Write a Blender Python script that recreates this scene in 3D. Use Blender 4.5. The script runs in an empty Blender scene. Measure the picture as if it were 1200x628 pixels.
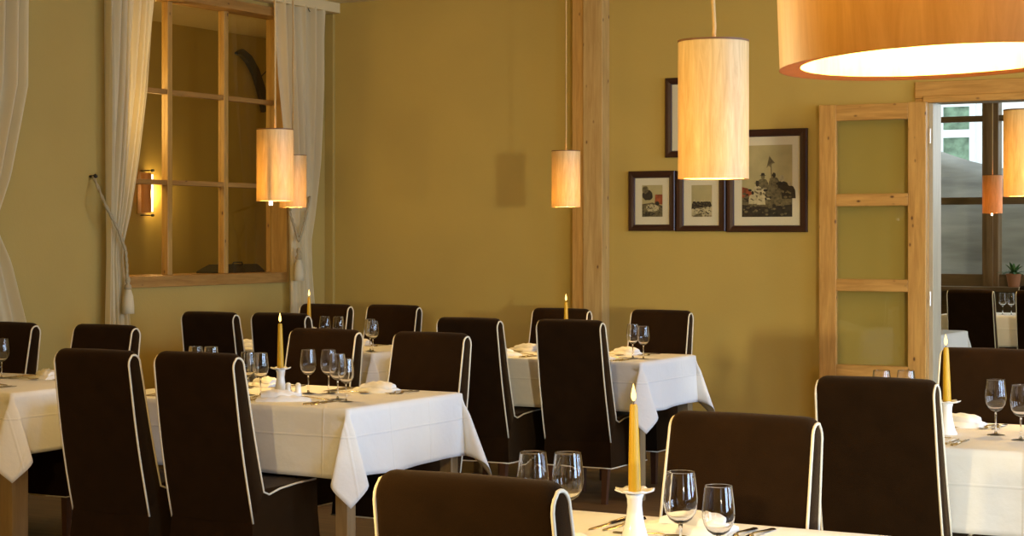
import bpy, bmesh, math, random
from mathutils import Vector, Matrix
random.seed(7)
PI = math.pi
sc = bpy.context.scene
COL = sc.collection

# ------------------------------------------------------------------ materials
def new_mat(name):
    m = bpy.data.materials.new(name); m.use_nodes = True
    nt = m.node_tree
    return m, nt, nt.nodes['Principled BSDF']

def N(nt, t, **kw):
    n = nt.nodes.new(t)
    for k, v in kw.items():
        if k in n.inputs: n.inputs[k].default_value = v
        else: setattr(n, k, v)
    return n

def simple(name, col, rough=.5, metal=0, bump=0, bscale=200, var=0, vscale=5, sheen=0, spec=None, stretch=None, trans=0):
    m, nt, b = new_mat(name)
    b.inputs['Base Color'].default_value = (*col, 1)
    b.inputs['Roughness'].default_value = rough
    b.inputs['Metallic'].default_value = metal
    if spec is not None: b.inputs['Specular IOR Level'].default_value = spec
    if sheen:
        b.inputs['Sheen Weight'].default_value = sheen
        b.inputs['Sheen Roughness'].default_value = .45
        b.inputs['Sheen Tint'].default_value = (1, .75, .5, 1)
    tc = N(nt, 'ShaderNodeTexCoord')
    mp = N(nt, 'ShaderNodeMapping')
    if stretch: mp.inputs['Scale'].default_value = stretch
    nt.links.new(tc.outputs['Object'], mp.inputs['Vector'])
    if var:
        n = N(nt, 'ShaderNodeTexNoise', Scale=vscale, Detail=5)
        nt.links.new(mp.outputs[0], n.inputs['Vector'])
        r = N(nt, 'ShaderNodeValToRGB')
        r.color_ramp.elements[0].position = .3; r.color_ramp.elements[1].position = .7
        r.color_ramp.elements[0].color = (*[c * (1 - var) for c in col], 1)
        r.color_ramp.elements[1].color = (*[min(1, c * (1 + var)) for c in col], 1)
        nt.links.new(n.outputs['Fac'], r.inputs['Fac'])
        nt.links.new(r.outputs['Color'], b.inputs['Base Color'])
    if bump:
        n2 = N(nt, 'ShaderNodeTexNoise', Scale=bscale, Detail=3)
        nt.links.new(mp.outputs[0], n2.inputs['Vector'])
        bp = N(nt, 'ShaderNodeBump', Strength=bump, Distance=.003)
        nt.links.new(n2.outputs['Fac'], bp.inputs['Height'])
        nt.links.new(bp.outputs['Normal'], b.inputs['Normal'])
    if trans:
        t = N(nt, 'ShaderNodeBsdfTranslucent', Color=(*col, 1))
        mx = N(nt, 'ShaderNodeMixShader', Fac=trans)
        out = nt.nodes['Material Output']
        nt.links.new(b.outputs[0], mx.inputs[1]); nt.links.new(t.outputs[0], mx.inputs[2])
        nt.links.new(mx.outputs[0], out.inputs['Surface'])
    return m

def wood(name, c1, c2, axis='Z', scale=9, knots=True, rough=.45, knotcol=(.12, .045, .012)):
    """pine-like grain running along one axis, with scattered knots"""
    m, nt, b = new_mat(name)
    b.inputs['Roughness'].default_value = rough
    tc = N(nt, 'ShaderNodeTexCoord')
    mp = N(nt, 'ShaderNodeMapping')
    s = [1, 1, 1]; s['XYZ'.index(axis)] = .09
    mp.inputs['Scale'].default_value = s
    nt.links.new(tc.outputs['Object'], mp.inputs['Vector'])
    n = N(nt, 'ShaderNodeTexNoise', Scale=scale * 4, Detail=6, Roughness=.6, Distortion=.6)
    nt.links.new(mp.outputs[0], n.inputs['Vector'])
    r = N(nt, 'ShaderNodeValToRGB')
    r.color_ramp.elements[0].position = .32; r.color_ramp.elements[1].position = .68
    r.color_ramp.elements[0].color = (*c1, 1); r.color_ramp.elements[1].color = (*c2, 1)
    nt.links.new(n.outputs['Fac'], r.inputs['Fac'])
    col = r.outputs['Color']
    if knots:
        mp2 = N(nt, 'ShaderNodeMapping')
        s2 = [1, 1, 1]; s2['XYZ'.index(axis)] = .55
        mp2.inputs['Scale'].default_value = s2
        nt.links.new(tc.outputs['Object'], mp2.inputs['Vector'])
        v = N(nt, 'ShaderNodeTexVoronoi', Scale=13)
        nt.links.new(mp2.outputs[0], v.inputs['Vector'])
        r2 = N(nt, 'ShaderNodeValToRGB')
        r2.color_ramp.elements[0].position = .05; r2.color_ramp.elements[1].position = .13
        r2.color_ramp.elements[0].color = (1, 1, 1, 1); r2.color_ramp.elements[1].color = (0, 0, 0, 1)
        nt.links.new(v.outputs['Distance'], r2.inputs['Fac'])
        mx = N(nt, 'ShaderNodeMixRGB'); mx.inputs['Color2'].default_value = (*knotcol, 1)
        nt.links.new(r2.outputs['Color'], mx.inputs['Fac']); nt.links.new(col, mx.inputs['Color1'])
        col = mx.outputs['Color']
    nt.links.new(col, b.inputs['Base Color'])
    bp = N(nt, 'ShaderNodeBump', Strength=.15, Distance=.003)
    nt.links.new(n.outputs['Fac'], bp.inputs['Height']); nt.links.new(bp.outputs['Normal'], b.inputs['Normal'])
    return m

def glass_mat(name, tint=(1, 1, 1), rough=0, refl=1.0, ior=1.45):
    """pane: see-through plus mirror-like Fresnel reflection"""
    m = bpy.data.materials.new(name); m.use_nodes = True
    nt = m.node_tree; nt.nodes.remove(nt.nodes['Principled BSDF'])
    out = nt.nodes['Material Output']
    tr = N(nt, 'ShaderNodeBsdfTransparent', Color=(*tint, 1))
    gl = N(nt, 'ShaderNodeBsdfGlossy', Roughness=rough, Color=(refl, refl, refl, 1))
    fr = N(nt, 'ShaderNodeFresnel', IOR=ior)
    mx = N(nt, 'ShaderNodeMixShader')
    ge = N(nt, 'ShaderNodeNewGeometry'); sb = N(nt, 'ShaderNodeMath', operation='SUBTRACT'); sb.inputs[0].default_value = 1
    ml = N(nt, 'ShaderNodeMath', operation='MULTIPLY')
    nt.links.new(ge.outputs['Backfacing'], sb.inputs[1]); nt.links.new(sb.outputs[0], ml.inputs[0]); nt.links.new(fr.outputs[0], ml.inputs[1])
    nt.links.new(ml.outputs[0], mx.inputs[0]); nt.links.new(tr.outputs[0], mx.inputs[1]); nt.links.new(gl.outputs[0], mx.inputs[2])
    nt.links.new(mx.outputs[0], out.inputs['Surface'])
    return m

def emit(name, col, s):
    m = bpy.data.materials.new(name); m.use_nodes = True
    nt = m.node_tree; nt.nodes.remove(nt.nodes['Principled BSDF'])
    e = N(nt, 'ShaderNodeEmission', Color=(*col, 1), Strength=s)
    nt.links.new(e.outputs[0], nt.nodes['Material Output'].inputs['Surface'])
    return m

M = {}
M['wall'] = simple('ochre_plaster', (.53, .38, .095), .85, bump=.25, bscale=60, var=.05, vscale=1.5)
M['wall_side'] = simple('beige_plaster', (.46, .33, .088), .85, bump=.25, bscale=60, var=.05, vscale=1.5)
M['ceil'] = simple('cream_ceiling', (.75, .62, .34), .9, bump=.1, bscale=60)
M['floor'] = wood('dark_floor_boards', (.10, .055, .018), (.17, .10, .038), 'X', 6, knots=False, rough=.6)
M['pine'] = wood('pine_upright', (.46, .235, .055), (.66, .38, .105), 'Z')
M['pine_x'] = wood('pine_crosswise', (.44, .225, .05), (.64, .36, .10), 'X')
M['pine_y'] = wood('pine_window_rail', (.30, .15, .035), (.44, .24, .065), 'Y')
M['pine_w'] = wood('pine_window_upright', (.38, .21, .05), (.54, .33, .09), 'Z')
M['post'] = wood('pine_post', (.44, .27, .085), (.60, .41, .16), 'Z', 7)
M['tleg'] = wood('table_leg_wood', (.24, .16, .075), (.34, .24, .12), 'Z', 8, knots=False)
M['walnut'] = wood('dark_chair_leg', (.05, .018, .008), (.09, .034, .014), 'Z', 9, knots=False)
M['darkwood'] = wood('brown_conservatory_wood', (.17, .10, .045), (.26, .16, .075), 'Z', 7, knots=False)
M['darkwood_x'] = wood('brown_conservatory_rail', (.13, .08, .035), (.20, .125, .055), 'X', 7, knots=False)
M['fabric'] = simple('chocolate_slipcover', (.0165, .0078, .0026), .95, bump=.5, bscale=500, var=.15, vscale=14, sheen=.11, spec=.04)
M['piping'] = simple('cream_piping', (.80, .73, .56), .8)
M['black'] = simple('black_lacquer', (.012, .011, .010), .45, bump=.1)
M['metal'] = simple('steel', (.62, .58, .52), .25, 1)
M['hinge'] = simple('pale_metal_hinge', (.8, .78, .74), .35, .6)
M['silver'] = simple('silver_cutlery', (.78, .70, .56), .16, 1)
M['porcelain'] = simple('white_porcelain', (.88, .88, .86), .15)
M['wax'] = simple('honey_yellow_wax', (.64, .38, .015), .45, trans=.12)
M['wick'] = simple('burnt_wick', (.02, .015, .01), .9)
M['flame'] = emit('candle_flame', (1, .62, .16), 4.5)
M['tube'] = emit('lamp_tube', (1, .86, .6), 5)
M['napkin'] = simple('white_napkin', (.86, .85, .82), .85, bump=.3, bscale=260)
M['frame'] = simple('dark_brown_picture_frame', (.036, .010, .006), .35, bump=.15, bscale=90)
M['mat'] = simple('cream_mount_board', (.80, .74, .53), .8)
M['glass'] = glass_mat('window_glass', (.90, .87, .80), 0, .9, 1.5)
M['pane'] = glass_mat('clear_pane', (.93, .95, .92), 0, .9, 1.5)
M['pglass'] = glass_mat('picture_glass', (.98, .98, .98), 0, .55, 1.4)
M['rope'] = simple('beige_cord', (.40, .33, .19), .8, bump=.6, bscale=120)
M['cord'] = simple('lamp_cord', (.50, .33, .12), .6)
M['green'] = simple('green_leaf', (.05, .13, .03), .5)
M['terracotta'] = simple('clay_pot', (.35, .15, .07), .8)
M['facade'] = simple('pale_render', (.84, .86, .86), .9)
M['whiteframe'] = simple('white_paint', (.85, .87, .88), .5)
M['pane_reflection'] = simple('painted_foliage_reflection', (.16, .24, .16), .35, var=.7, vscale=7)  # greenery mirrored in the house panes, painted into their colour
M['canopy'] = simple('grey_tarpaulin', (.44, .43, .41), .8, bump=.8, bscale=9, var=.3, vscale=2.4, stretch=(.5, 1, 3))
M['kick'] = simple('socket_white', (.8, .78, .7), .4)

def fabric_sheer():
    m, nt, b = new_mat('sheer_curtain')
    b.inputs['Base Color'].default_value = (.86, .76, .50, 1); b.inputs['Roughness'].default_value = .9
    tl = N(nt, 'ShaderNodeBsdfTranslucent', Color=(.88, .80, .56, 1))
    mx = N(nt, 'ShaderNodeMixShader', Fac=.35)
    tr = N(nt, 'ShaderNodeBsdfTransparent')
    mx2 = N(nt, 'ShaderNodeMixShader', Fac=.10)
    nt.links.new(b.outputs[0], mx.inputs[1]); nt.links.new(tl.outputs[0], mx.inputs[2])
    nt.links.new(mx.outputs[0], mx2.inputs[1]); nt.links.new(tr.outputs[0], mx2.inputs[2])
    nt.links.new(mx2.outputs[0], nt.nodes['Material Output'].inputs['Surface'])
    return m
M['curtain'] = fabric_sheer()

def cloth_mat():
    m, nt, b = new_mat('white_table_linen')
    b.inputs['Base Color'].default_value = (.84, .84, .82, 1); b.inputs['Roughness'].default_value = .85
    tc = N(nt, 'ShaderNodeTexCoord')
    n = N(nt, 'ShaderNodeTexNoise', Scale=400, Detail=2)
    n2 = N(nt, 'ShaderNodeTexNoise', Scale=11, Detail=4)
    nt.links.new(tc.outputs['Object'], n.inputs['Vector']); nt.links.new(tc.outputs['Object'], n2.inputs['Vector'])
    sep = N(nt, 'ShaderNodeSeparateXYZ'); nt.links.new(tc.outputs['Object'], sep.inputs[0])
    acc = None
    for ax, per, off in (('X', .37, .19), ('Y', .31, .15), ('Z', .52, .39)):      # pressed folds
        a = N(nt, 'ShaderNodeMath', operation='ADD'); a.inputs[1].default_value = off + 10 * per
        nt.links.new(sep.outputs[ax], a.inputs[0])
        d = N(nt, 'ShaderNodeMath', operation='PINGPONG'); d.inputs[1].default_value = per / 2
        nt.links.new(a.outputs[0], d.inputs[0])
        g = N(nt, 'ShaderNodeMapRange'); g.inputs['From Min'].default_value = 0; g.inputs['From Max'].default_value = .006
        g.inputs['To Min'].default_value = 1; g.inputs['To Max'].default_value = 0
        nt.links.new(d.outputs[0], g.inputs['Value'])
        if acc is None: acc = g.outputs[0]
        else:
            s = N(nt, 'ShaderNodeMath', operation='ADD'); nt.links.new(acc, s.inputs[0]); nt.links.new(g.outputs[0], s.inputs[1]); acc = s.outputs[0]
    m1 = N(nt, 'ShaderNodeMath', operation='MULTIPLY_ADD'); m1.inputs[1].default_value = .8
    nt.links.new(acc, m1.inputs[0])
    m2 = N(nt, 'ShaderNodeMath', operation='MULTIPLY_ADD'); m2.inputs[1].default_value = .12
    nt.links.new(n.outputs['Fac'], m2.inputs[0])
    m3 = N(nt, 'ShaderNodeMath', operation='MULTIPLY'); m3.inputs[1].default_value = 2.2
    nt.links.new(n2.outputs['Fac'], m3.inputs[0]); nt.links.new(m3.outputs[0], m2.inputs[2]); nt.links.new(m2.outputs[0], m1.inputs[2])
    bp = N(nt, 'ShaderNodeBump', Strength=.55, Distance=.004)
    nt.links.new(m1.outputs[0], bp.inputs['Height']); nt.links.new(bp.outputs['Normal'], b.inputs['Normal'])
    return m
M['linen'] = cloth_mat()

def veneer(name, c1, c2, k):
    """thin wood veneer: lets a little of the bulb's light through"""
    m, nt, b = new_mat(name)
    tc = N(nt, 'ShaderNodeTexCoord'); mp = N(nt, 'ShaderNodeMapping'); mp.inputs['Scale'].default_value = (1, 1, .1)
    nt.links.new(tc.outputs['Object'], mp.inputs['Vector'])
    n = N(nt, 'ShaderNodeTexNoise', Scale=75, Detail=7, Distortion=.8, Roughness=.65); nt.links.new(mp.outputs[0], n.inputs['Vector'])
    r = N(nt, 'ShaderNodeValToRGB'); r.color_ramp.elements[0].position = .3; r.color_ramp.elements[1].position = .7
    r.color_ramp.elements[0].color = (*c1, 1); r.color_ramp.elements[1].color = (*c2, 1)
    nt.links.new(n.outputs['Fac'], r.inputs['Fac'])
    nt.links.new(r.outputs['Color'], b.inputs['Base Color']); b.inputs['Roughness'].default_value = .5
    sc_ = N(nt, 'ShaderNodeMixRGB', blend_type='MULTIPLY'); sc_.inputs['Fac'].default_value = 1
    sc_.inputs['Color2'].default_value = (k, k * .72, k * .32, 1)
    nt.links.new(r.outputs['Color'], sc_.inputs['Color1'])
    t = N(nt, 'ShaderNodeBsdfTranslucent'); nt.links.new(sc_.outputs[0], t.inputs['Color'])
    ad = N(nt, 'ShaderNodeAddShader')
    nt.links.new(b.outputs[0], ad.inputs[0]); nt.links.new(t.outputs[0], ad.inputs[1])
    nt.links.new(ad.outputs[0], nt.nodes['Material Output'].inputs['Surface'])
    return m
M['shade'] = veneer('maple_veneer_shade', (.51, .33, .125), (.73, .53, .255), .017)
M['shade_dark'] = veneer('cherry_veneer_shade', (.66, .26, .07), (.85, .38, .12), .012)

# ------------------------------------------------------------------ mesh helpers
def obj(name, bm, mat, parent=None, smooth=False, angle=None):
    me = bpy.data.meshes.new(name)
    bmesh.ops.recalc_face_normals(bm, faces=bm.faces)
    bm.to_mesh(me); bm.free()
    for m in (mat if isinstance(mat, (list, tuple)) else [mat]): me.materials.append(m)
    if smooth:
        for p in me.polygons: p.use_smooth = True
        if angle: me.set_sharp_from_angle(angle=math.radians(angle))
    o = bpy.data.objects.new(name, me); COL.objects.link(o)
    if parent is not None: o.parent = parent
    return o

def thing(name, label, cat, loc=(0, 0, 0), rz=0, group=None):
    o = bpy.data.objects.new(name, None); o.empty_display_size = .1
    COL.objects.link(o); o.location = loc; o.rotation_euler = (0, 0, rz)
    return tag(o, label, cat, group)

def tag(o, label, cat, group=None):
    o['label'] = label; o['category'] = cat
    if group: o['group'] = group
    return o

def struct(o, label=None):
    o['kind'] = 'structure'
    if label: o['label'] = label
    return o

def dup(root, loc, rz, label, group=None):
    r = root.copy(); COL.objects.link(r); r.location = loc; r.rotation_euler = (0, 0, rz); r['label'] = label
    if group: r['group'] = group
    for ch in list(root.children):
        c = ch.copy(); COL.objects.link(c); c.parent = r
        for g in list(ch.children):
            d = g.copy(); COL.objects.link(d); d.parent = c
    return r

def box(bm, a, b, bev=0, mi=0):
    n0 = len(bm.verts)
    r = bmesh.ops.create_cube(bm, size=1)
    vs = r['verts']
    for v in vs:
        v.co = Vector(((a[i] + b[i]) / 2 + v.co[i] * (b[i] - a[i])) for i in range(3))
    fs = {f for v in vs for f in v.link_faces}
    for f in fs: f.material_index = mi
    if bev:
        es = {e for v in vs for e in v.link_edges}
        bmesh.ops.bevel(bm, geom=list(es), offset=bev, segments=2, affect='EDGES', profile=.5)
    return bm

def B(a, b, bev=0):
    return box(bmesh.new(), a, b, bev)

def lathe(bm, prof, seg=32, cx=0, cy=0, closed=False):
    rings = []
    for r, z in prof:
        if r < 1e-6: rings.append([bm.verts.new((cx, cy, z))])
        else: rings.append([bm.verts.new((cx + r * math.cos(2 * PI * i / seg), cy + r * math.sin(2 * PI * i / seg), z)) for i in range(seg)])
    prs = list(zip(rings, rings[1:]))
    if closed: prs.append((rings[-1], rings[0]))
    for A, C in prs:
        for i in range(seg):
            j = (i + 1) % seg
            if len(A) == 1 and len(C) == 1: continue
            if len(A) == 1: bm.faces.new((A[0], C[i], C[j]))
            elif len(C) == 1: bm.faces.new((A[i], A[j], C[0]))
            else: bm.faces.new((A[i], A[j], C[j], C[i]))
    return bm

def tube(bm, pts, r, seg=8, close=False, flat=1.0):
    pts = [Vector(p) for p in pts]; n = len(pts)
    rings = []; up = Vector((0, 0, 1)); prev = None
    for i, p in enumerate(pts):
        if close: t = pts[(i + 1) % n] - pts[i - 1]
        else: t = pts[min(i + 1, n - 1)] - pts[max(i - 1, 0)]
        t.normalize()
        a = prev - t * prev.dot(t) if prev is not None else (up.cross(t) if abs(t.z) < .95 else Vector((1, 0, 0)).cross(t))
        a.normalize(); b_ = t.cross(a); prev = a
        rr = r[i] if isinstance(r, (list, tuple)) else r
        rings.append([bm.verts.new(p + a * rr * math.cos(2 * PI * k / seg) + b_ * rr * flat * math.sin(2 * PI * k / seg)) for k in range(seg)])
    for i in range(n if close else n - 1):
        A, C = rings[i], rings[(i + 1) % n]
        for k in range(seg):
            j = (k + 1) % seg
            bm.faces.new((A[k], A[j], C[j], C[k]))
    if not close:
        bm.faces.new(rings[0][::-1]); bm.faces.new(rings[-1])
    return bm

def grid(bm, rows, closed=False, mi=0):
    V = [[bm.verts.new(p) for p in row] for row in rows]
    for a, b_ in zip(V, V[1:]):
        m = len(a)
        for i in range(m if closed else m - 1):
            j = (i + 1) % m
            f = bm.faces.new((a[i], a[j], b_[j], b_[i])); f.material_index = mi
    return V

def holed_wall(axis, at, thick, u0, u1, z0, z1, holes):
    """wall slab (axis = its normal) with rectangular openings (ua, ub, za, zb)"""
    us = sorted({u0, u1, *[h[0] for h in holes], *[h[1] for h in holes]})
    zs = sorted({z0, z1, *[h[2] for h in holes], *[h[3] for h in holes]})
    bm = bmesh.new()
    for a, b_ in zip(us, us[1:]):
        za = None
        runs = []
        for c, d in zip(zs, zs[1:]):
            inside = any(h[0] <= (a + b_) / 2 <= h[1] and h[2] <= (c + d) / 2 <= h[3] for h in holes)
            if not inside:
                if runs and abs(runs[-1][1] - c) < 1e-6: runs[-1][1] = d
                else: runs.append([c, d])
        for c, d in runs:
            if axis == 'X': box(bm, (at, a, c), (at + thick, b_, d))
            else: box(bm, (a, at, c), (b_, at + thick, d))
    return bm

# ------------------------------------------------------------------ room shell
XL, XR, YB, YF, ZC = -7.96, 3.2, 11.4, -2.6, 3.2
struct(obj('floor', B((XL - 2.2, YF - .2, -.1), (XR + .2, 17.7, 0)), M['floor']))
struct(obj('ceiling', B((XL - 2.2, YF - .2, ZC), (XR + .2, 17.7, ZC + .1)), M['ceil']))
DX0, DX1, DZ = -3.315, -1.5, 2.29                    # doorway
struct(obj('wall_back', holed_wall('Y', YB, .15, XL - .3, XR, 0, ZC, [(DX0 - .03, DX1 + .03, 0, DZ + .03)]), M['wall']))
WY0, WY1, WZ0, WZ1 = 9.02, 10.89, 1.115, 3.10        # interior window in the left wall
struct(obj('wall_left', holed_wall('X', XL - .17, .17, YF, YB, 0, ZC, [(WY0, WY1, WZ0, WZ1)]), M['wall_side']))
RW = [(-2.5, -.8), (2.4, 4.2), (5.3, 7.1), (8.4, 10.2)]
struct(obj('wall_right', holed_wall('X', XR, .25, YF, YB + .26, 0, ZC, [(a, b_, .55, 2.65) for a, b_ in RW]), M['wall']))
struct(obj('wall_front', B((XL - .3, YF - .2, 0), (XR + .2, YF, ZC)), M['wall']))
# room behind the interior window
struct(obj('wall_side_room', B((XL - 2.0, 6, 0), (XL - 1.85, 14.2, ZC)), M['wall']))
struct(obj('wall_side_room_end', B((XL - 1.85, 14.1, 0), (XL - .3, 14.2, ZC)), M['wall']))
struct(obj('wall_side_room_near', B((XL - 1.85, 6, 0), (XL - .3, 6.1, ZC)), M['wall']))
struct(obj('trim_1', B((XL, 6.5, ZC - .075), (XL + .12, YB, ZC), .004), M['ceil']), 'cream cornice along the top of the left wall')

# windows in the right wall (out of the picture, they light the room and mirror in the glasses)
for k, (a, b_) in enumerate(RW):
    w = bpy.data.objects.new('window_%d' % (k + 3), None); COL.objects.link(w); w.location = (XR + .1, (a + b_) / 2, .55)
    struct(w)
    h = (b_ - a) / 2
    bm = bmesh.new()
    for y in (-h + .03, h - .03): box(bm, (-.04, y - .03, 0), (.04, y + .03, 2.1))
    for z in (.03, 2.07): box(bm, (-.04, -h + .06, z - .03), (.04, h - .06, z + .03))
    for y in (-h / 3, h / 3): box(bm, (-.025, y - .02, .06), (.025, y + .02, 2.04))
    box(bm, (-.02, -h + .06, 1.4), (.02, h - .06, 1.44))
    obj('frame', bm, M['pine_w'], w)

# ---- interior window of the left wall
win = bpy.data.objects.new('window_1', None); COL.objects.link(win); win.location = (XL, 0, 0)
struct(win, 'pine interior window with nine panes on the left wall')
bm = bmesh.new()                                    # outer frame: 11 cm deep
D0, D1 = -.16, .025
box(bm, (D0, WY1 - .038, WZ0), (D1, WY1, WZ1), .003)
box(bm, (D0, WY0, WZ0), (D1, WY0 + .038, WZ1), .003)
obj('jamb', bm, M['pine_w'], win)
obj('head_rail', B((D0, WY0 + .038, WZ1 - .065), (D1, WY1 - .038, WZ1), .003), M['pine_y'], win)
obj('sill', B((D0, WY0 + .038, WZ0), (D1 + .004, WY1 - .038, WZ0 + .075), .003), M['pine_y'], win)
mu = [9.683, 10.291]
for y in mu:
    obj('mullion', B((-.14, y - .024, WZ0 + .075), (-.085, y + .024, WZ1 - .065), .004), M['pine_w'], win)
ys = [WY0 + .038, mu[0] - .024, mu[0] + .024, mu[1] - .024, mu[1] + .024, WY1 - .038]
for z in (1.814, 2.424):
    for i in range(3):
        obj('crossbar', B((-.14, ys[2 * i], z - .017), (-.09, ys[2 * i + 1], z + .017), .003), M['pine_y'], win)
zs = [WZ0 + .075, 1.797, 1.831, 2.407, 2.441, WZ1 - .065]
for i in range(3):
    for k in range(3):
        obj('pane', B((-.118, ys[2 * i], zs[2 * k]), (-.112, ys[2 * i + 1], zs[2 * k + 1])), M['glass'], win)

# ---- post against the back wall
po = bpy.data.objects.new('trim_2', None); COL.objects.link(po); po.location = (-5.705, YB, 0)
struct(po, 'knotty pine post standing against the back wall')
obj('plank', B((-.125, -.10, 0), (-.035, 0, ZC), .004), M['pine'], po)
obj('plank', B((-.034, -.115, 0), (.115, 0, ZC), .005), M['post'], po)

struct(obj('trim_6', B((XL, YB - .03, 0), (XL + .075, YB, ZC - .08), .004), M['wall_side']), 'painted corner strip beside the far curtain')
# ---- doorway casing
ca = bpy.data.objects.new('trim_3', None); COL.objects.link(ca); ca.location = (0, YB, 0)
struct(ca, 'pine casing around the open doorway')
bm = bmesh.new()
box(bm, (DX0 - .115, -.025, 0), (DX0 - .03, 0, DZ + .03), .004)
box(bm, (DX0 - .06, -.045, 0), (DX0 - .022, -.025, DZ + .02), .006)
obj('upright', bm, M['pine'], ca)
obj('upright', B((DX1 + .03, -.03, 0), (DX1 + .15, 0, DZ + .03), .004), M['pine'], ca)
bm = bmesh.new()
box(bm, (DX0 - .115, -.03, DZ + .03), (DX1 + .15, 0, DZ + .135), .004)
box(bm, (DX0 - .06, -.048, DZ), (DX1 + .06, -.03, DZ + .045), .006)
obj('lintel', bm, M['pine_x'], ca)
M['jambpaint'] = wood('pale_jamb_wood', (.44, .38, .26), (.55, .49, .35), 'Z', 8, knots=False)
obj('lining', B((DX0 - .03, -.02, 0), (DX0, .16, DZ), .003), M['jambpaint'], ca)
obj('lining', B((DX1, -.02, 0), (DX1 + .03, .16, DZ), .003), M['jambpaint'], ca)
obj('lining', B((DX0, -.02, DZ), (DX1, .16, DZ + .03), .003), M['jambpaint'], ca)

# ---- glazed door leaf folded back against the wall
dr = bpy.data.objects.new('door_1', None); COL.objects.link(dr)
dr.location = (-3.335, 11.31, 0); dr.rotation_euler = (0, 0, math.radians(0))
struct(dr, 'open glazed pine door leaf folded against the back wall')
LW = .70
def dbox(name, x0, z0, x1, z1, m, y=.022):
    return obj(name, B((x0 - LW, -y, z0), (x1 - LW, y, z1), .004), m, dr)
dbox('stile', 0, .01, .115, 2.295, M['pine'])
dbox('stile', LW - .115, .01, LW, 2.295, M['pine'])
rails = [(.01, .16), (.545, .63), (1.10, 1.178), (1.643, 1.722), (2.19, 2.292)]
for a, b_ in rails: dbox('rail', .115, a, LW - .115, b_, M['pine_x'])
bm = bmesh.new(); box(bm, (.115 - LW, -.012, .16), (-.115, .012, .545), .003); box(bm, (.16 - LW, -.018, .21), (-.16, .018, .495), .008)
obj('panel', bm, M['pine_x'], dr)
for a, b_ in [(.63, 1.10), (1.178, 1.643), (1.722, 2.19)]:
    dbox('pane', .115, a, LW - .115, b_, M['pane'], .003)
for z in (.35, 1.06, 2.08):
    bm = bmesh.new(); lathe(bm, [(0, z - .045), (.0065, z - .045), (.0065, z + .045), (0, z + .045)], 12, .022, -.005)
    obj('hinge', bm, M['hinge'], dr, True, 40)

# ------------------------------------------------------------------ next room (seen through the doorway)
struct(obj('wall_conservatory_left', B((-6.6, YB + .26, 0), (-6.4, 17.6, ZC)), M['wall']))
NY = 17.5
w2 = bpy.data.objects.new('window_2', None); COL.objects.link(w2); w2.location = (0, NY, 0)
struct(w2, 'brown framed conservatory window wall beyond the doorway')
for x in (-6.3, -4.53, -2.9, -1.3, .3):
    bm = bmesh.new(); box(bm, (x - .078, -.06, .95), (x + .078, .08, 3.2), .006); box(bm, (x - .03, -.085, .95), (x + .03, -.06, 3.2), .004)
    obj('post', bm, M['darkwood'], w2)
xs = [-6.3, -4.53, -2.9, -1.3, .3]
for a, b_ in zip(xs, xs[1:]):
    for z, h in ((2.575, .028), (1.79, .035), (1.03, .06)):
        obj('rail', B((a + .078, -.03, z - h), (b_ - .078, .04, z + h), .004), M['darkwood_x'], w2)
    obj('pane', B((a + .078, 0, 1.09), (b_ - .078, .006, 3.15)), M['pane'], w2)
struct(obj('wall_conservatory', B((-6.4, NY - .04, 0), (XR, NY + .1, .95)), M['darkwood_x']))
struct(obj('wall_conservatory_right', B((.4, NY - .04, .95), (XR, NY + .1, ZC)), M['wall']))
struct(obj('window_ledge', B((-6.4, NY - .3, .93), (.4, NY - .04, .975), .005), M['darkwood_x'])); bpy.data.objects['window_ledge'].name = 'trim_4'

# outside
f = bpy.data.objects.new('neighbouring_house', None); COL.objects.link(f); f.location = (-5.5, 26, 0)
tag(f, 'pale house front with white framed windows seen outside through the glass', 'house')
obj('facade', B((-5, 0, 0), (9, .4, 9)), M['facade'], f)
for x in (-2.87, -1.72, -.57, .58, 1.73):
    fr = bmesh.new()
    for a, b_ in (((-.26, -.08, 1.7), (-.19, .02, 4.6)), ((.19, -.08, 1.7), (.26, .02, 4.6)), ((-.19, -.08, 1.7), (.19, .02, 1.8)), ((-.19, -.08, 4.5), (.19, .02, 4.6)), ((-.19, -.08, 2.86), (.19, .02, 2.97)), ((-.19, -.07, 3.30), (.19, .02, 3.34)), ((-.19, -.07, 2.3), (.19, .02, 2.35))):
        box(fr, a, b_)
    wf = obj('window_frame', fr, M['whiteframe'], f); wf.location.x = x
    pn = obj('window_pane', B((-.19, -.03, 1.8), (.19, -.01, 4.5)), M['pane_reflection'], wf)
bm = bmesh.new()
rows = []
for i in range(41):
    x = -6.4 + 7.0 * i / 40
    top = 2.08 + .17 * (x + 4.15) ** 2 if x < -4.15 else 2.08 + .05 * (x + 4.15) ** 2
    rows.append([(x, 18.35 + .12 * math.sin(x * 3 + 2 * t) * t + .55 * t * t + .25 * (1 - t) ** 3, top * (1 - t) + .3 * t) for t in [k / 14 for k in range(15)]])
grid(bm, rows)
cv = obj('tarpaulin', bm, M['canopy'], None, True); cv.modifiers.new('thick', 'SOLIDIFY').thickness = .02
tag(cv, 'grey rounded tarpaulin hanging outside behind the conservatory glass', 'tarpaulin')
struct(obj('ground_outside', B((-12, 17.7, -.12), (8, 30, -.02)), M['facade']))

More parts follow.
